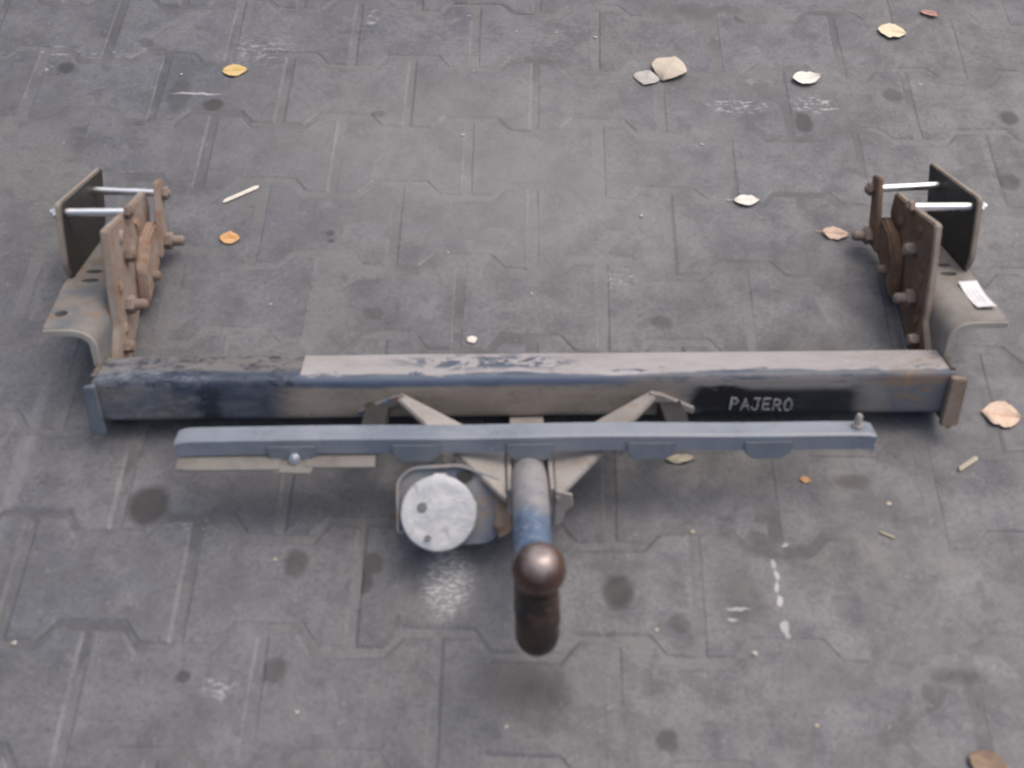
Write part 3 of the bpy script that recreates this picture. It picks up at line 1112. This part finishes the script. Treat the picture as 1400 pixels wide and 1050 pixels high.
# ------------------------------------------------------------------ leaves and litter
def leaf(name, loc, rz, L, Wd, mat, label, cat, curl=.15, fold=.2, tip=1.0, base=1.0, group=None, seed=0, stem=True, tear=0.0, lift=.0006, irr=.28):
    r = random.Random(seed)
    L, Wd, curl, fold = L * 1.2, Wd * 1.35, curl * .5, fold * .4
    bm = bmesh.new()
    n, m = 14, 8
    g = []
    for i in range(n + 1):
        t = i / n
        w = (math.sin(math.pi * min(1, t ** base)) ** .75) if 0 < t < 1 else 0.0
        w = max(w, 0.04) * (1 - .25 * t * tip)
        row = []
        for j in range(m + 1):
            q = -1 + 2 * j / m
            e = 1 + irr * noise.noise(Vector((t * 6 + seed, q * 2, seed)))
            x = (t - .5) * L
            y = q * Wd * .5 * w * e
            z = fold * abs(y) + curl * ((t - .5) ** 2) * L * 1.2 + .06 * L * noise.noise(Vector((t * 3, q * 1.5, seed * 3.3)))
            if tear and t < tear:
                x += r.uniform(0, .12) * L * tear
            row.append(Vector((x, y, z)))
        g.append(row)
    zmin = min(v.z for row in g for v in row)
    vs = [[bm.verts.new((v.x, v.y, v.z - zmin + lift)) for v in row] for row in g]
    for a, b in zip(vs, vs[1:]):
        for j in range(m):
            bm.faces.new((a[j], a[j + 1], b[j + 1], b[j]))
    ext = bmesh.ops.extrude_face_region(bm, geom=list(bm.faces))['geom']
    bmesh.ops.translate(bm, verts=[v for v in ext if isinstance(v, bmesh.types.BMVert)], vec=(0, 0, .0004))
    bmesh.ops.remove_doubles(bm, verts=bm.verts, dist=.00005)
    if stem:
        z = g[0][m // 2].z - zmin + lift
        tube(bm, [(-L * .48, 0, z + .0004), (-L * .60, .001, max(.0008, z * .5)), (-L * .74, .003, .0008)], [.0007, .0006, .0005], 6)
    o = obj(name, bm, mat, None, True)
    o.location = (loc[0], loc[1], 0)
    o.rotation_euler = (0, 0, rz)
    tag(o, label, cat, group)
    return o


L_Y = leaf_material('yellow_leaf', (.60, .43, .16), (.66, .50, .24), (.30, .17, .05))
L_O = leaf_material('orange_leaf', (.58, .30, .11), (.66, .42, .22), (.34, .13, .05))
L_C = leaf_material('cream_leaf', (.74, .65, .46), (.78, .68, .50), (.42, .28, .14))
L_W = leaf_material('bleached_leaf', (.74, .71, .65), (.80, .77, .71), (.46, .40, .32))
L_P = leaf_material('pinkish_leaf', (.64, .48, .36), (.70, .56, .44), (.42, .16, .10))
L_R = leaf_material('red_tipped_leaf', (.44, .24, .20), (.38, .27, .25), (.40, .12, .10))
L_B = leaf_material('beige_leaf', (.50, .44, .36), (.56, .50, .42), (.38, .32, .25))
L_G = leaf_material('grey_leaf', (.42, .405, .375), (.48, .465, .435), (.32, .30, .275))
L_S = leaf_material('straw', (.42, .38, .29), (.48, .45, .36), (.30, .26, .18))
L_BR = leaf_material('brown_leaf', (.24, .165, .115), (.30, .215, .155), (.15, .09, .06))

leaf('fallen_leaf', (-.385, 1.090), math.radians(8), .034, .024, L_Y, 'mustard yellow leaf lying flat, torn along its upper side', 'leaf', .1, .1, seed=1, stem=False)
leaf('fallen_leaf', (-.335, .736), math.radians(-4), .025, .019, L_O, 'small bright orange leaf scrap on bare paving beside the rusty bracket', 'leaf', .1, .15, seed=2, stem=False)
leaf('fallen_leaf', (.700, 1.226), math.radians(-12), .040, .030, L_C, 'round cream yellow leaf near a small reddish leaf', 'leaf', .12, .2, seed=3, stem=False)
leaf('fallen_leaf', (.772, 1.276), math.radians(160), .028, .012, L_R, 'small reddish leaf sliver on the paving', 'leaf', .1, .15, seed=4)
leaf('fallen_leaf', (.540, 1.104), math.radians(10), .040, .028, L_W, 'bleached white leaf curled up over a dark gap', 'leaf', .55, .3, seed=5, stem=False)
leaf('fallen_leaf', (.417, .834), math.radians(4), .033, .018, L_W, 'ragged bleached white leaf lying flat with a pointed end', 'leaf', .2, .2, seed=6, tear=.4)
leaf('fallen_leaf', (.541, .773), math.radians(-6), .033, .019, L_P, 'pink-tinged tan leaf with thin stem beside the brown bracket', 'leaf', .2, .2, seed=7)
leaf('fallen_leaf', (.713, .468), math.radians(172), .042, .034, L_P, 'broad peach leaf with ragged edge beside the end of the tow bar', 'leaf', .1, .12, seed=8, stem=False, tear=.3)
leaf('dried_leaf', (.318, 1.118), math.radians(68), .052, .050, L_B, 'big beige dried leaf, domed, overlapping a smaller grey one', 'leaf', -.6, -.3, base=1.25, seed=9, stem=False, tear=.2, irr=.10)
leaf('dried_leaf', (.281, 1.097), math.radians(75), .030, .036, L_G, 'small greyish dried leaf tucked beside the big beige one', 'leaf', -.3, -.3, base=1.2, seed=10, stem=False, irr=.10)
leaf('fallen_leaf', (.600, .020), math.radians(-25), .040, .026, L_BR, 'brown crumpled leaf lying in a paving joint', 'leaf', .3, .35, seed=11, stem=False)
leaf('fallen_leaf', (.291, .390), math.radians(6), .032, .010, L_S, 'narrow straw-yellow leaf half hidden below the bumper rail', 'leaf', .1, .1, seed=12, stem=False)
leaf('leaf_scrap', (.446, .365), math.radians(-10), .012, .007, L_O, 'tiny orange leaf scrap on dirty paving before the rail', 'leaf', .1, .1, seed=13, stem=False)


def splinter(name, loc, rz, L, w, h, mat, label, cat, seed=0):
    bm = bmesh.new()
    r = random.Random(seed)
    pts = [(-L / 2, -w * .3), (-L * .42, w * .5), (L * .40, w * .5), (L / 2, w * .1), (L * .42, -w * .5), (-L * .4, -w * .45)]
    prism(bm, pts, 2, .0, h, h * .25)
    for v in bm.verts:
        v.co.z += .0002
        v.co.x += r.uniform(-.0004, .0004)
        v.co.y += r.uniform(-.0004, .0004)
    o = obj(name, bm, mat)
    o.location = (loc[0], loc[1], 0)
    o.rotation_euler = (0, 0, rz)
    return tag(o, label, cat)


splinter('wood_splinter', (.655, .394), math.radians(35), .034, .0065, .002, L_S, 'pale straw-coloured wood splinter below the right end of the tow bar', 'splinter', 1)
splinter('plastic_strip', (-.333, .822), math.radians(34), .060, .0065, .0012, L_W, 'thin whitish strip lying slantwise on the paving', 'strip', 2)
splinter('straw_piece', (.536, .292), math.radians(-25), .020, .0022, .0012, L_S, 'short thin straw stalk beside a paving joint', 'straw', 3)
splinter('straw_piece', (.535, .420), math.radians(-25), .014, .0030, .0012, L_W, 'short whitish stalk off the end of the rail', 'straw', 4)


def pebble(loc, r, mat, label, seed):
    bm = bmesh.new()
    bmesh.ops.create_icosphere(bm, subdivisions=2, radius=r)
    for v in bm.verts:
        v.co += noise.noise_vector(v.co / r * 1.3 + Vector((seed, 0, 0))) * r * .35
        v.co.z *= .25
        v.co.x *= 1.3
    zmin = min(v.co.z for v in bm.verts)
    for v in bm.verts:
        v.co.z -= zmin + .0004
    o = obj('stone_chip', bm, mat)
    o.location = (loc[0], loc[1], 0)
    return tag(o, label, 'chip', 'pale stone chips scattered on the paving')


pebble((.02, .568), .0055, L_W, 'white chip lying behind the crossbar', 1)
CH = 'tiny pale stone chip lying loose on the paving'
chips = [(.068, 1.205), (.0, 1.105), (.135, 1.205), (-.01, .958), (.37, .84), (.36, .95), (.20, 1.195), (.47, 1.17), (-.47, 1.08), (.26, .80),
         (-.20, .24), (-.15, .06), (.36, .14), (.42, .06), (.08, .05), (.25, .165), (.30, .29), (.545, .335), (-.48, .13), (-.55, .22),
         (.1, .65), (-.02, .72), (-.26, .62), (-.54, .74), (-.62, .92)]
for i, (x, y) in enumerate(chips):
    pebble((x, y), random.uniform(.0012, .0026), (L_G, L_S, L_B)[i % 3], CH, i + 3)
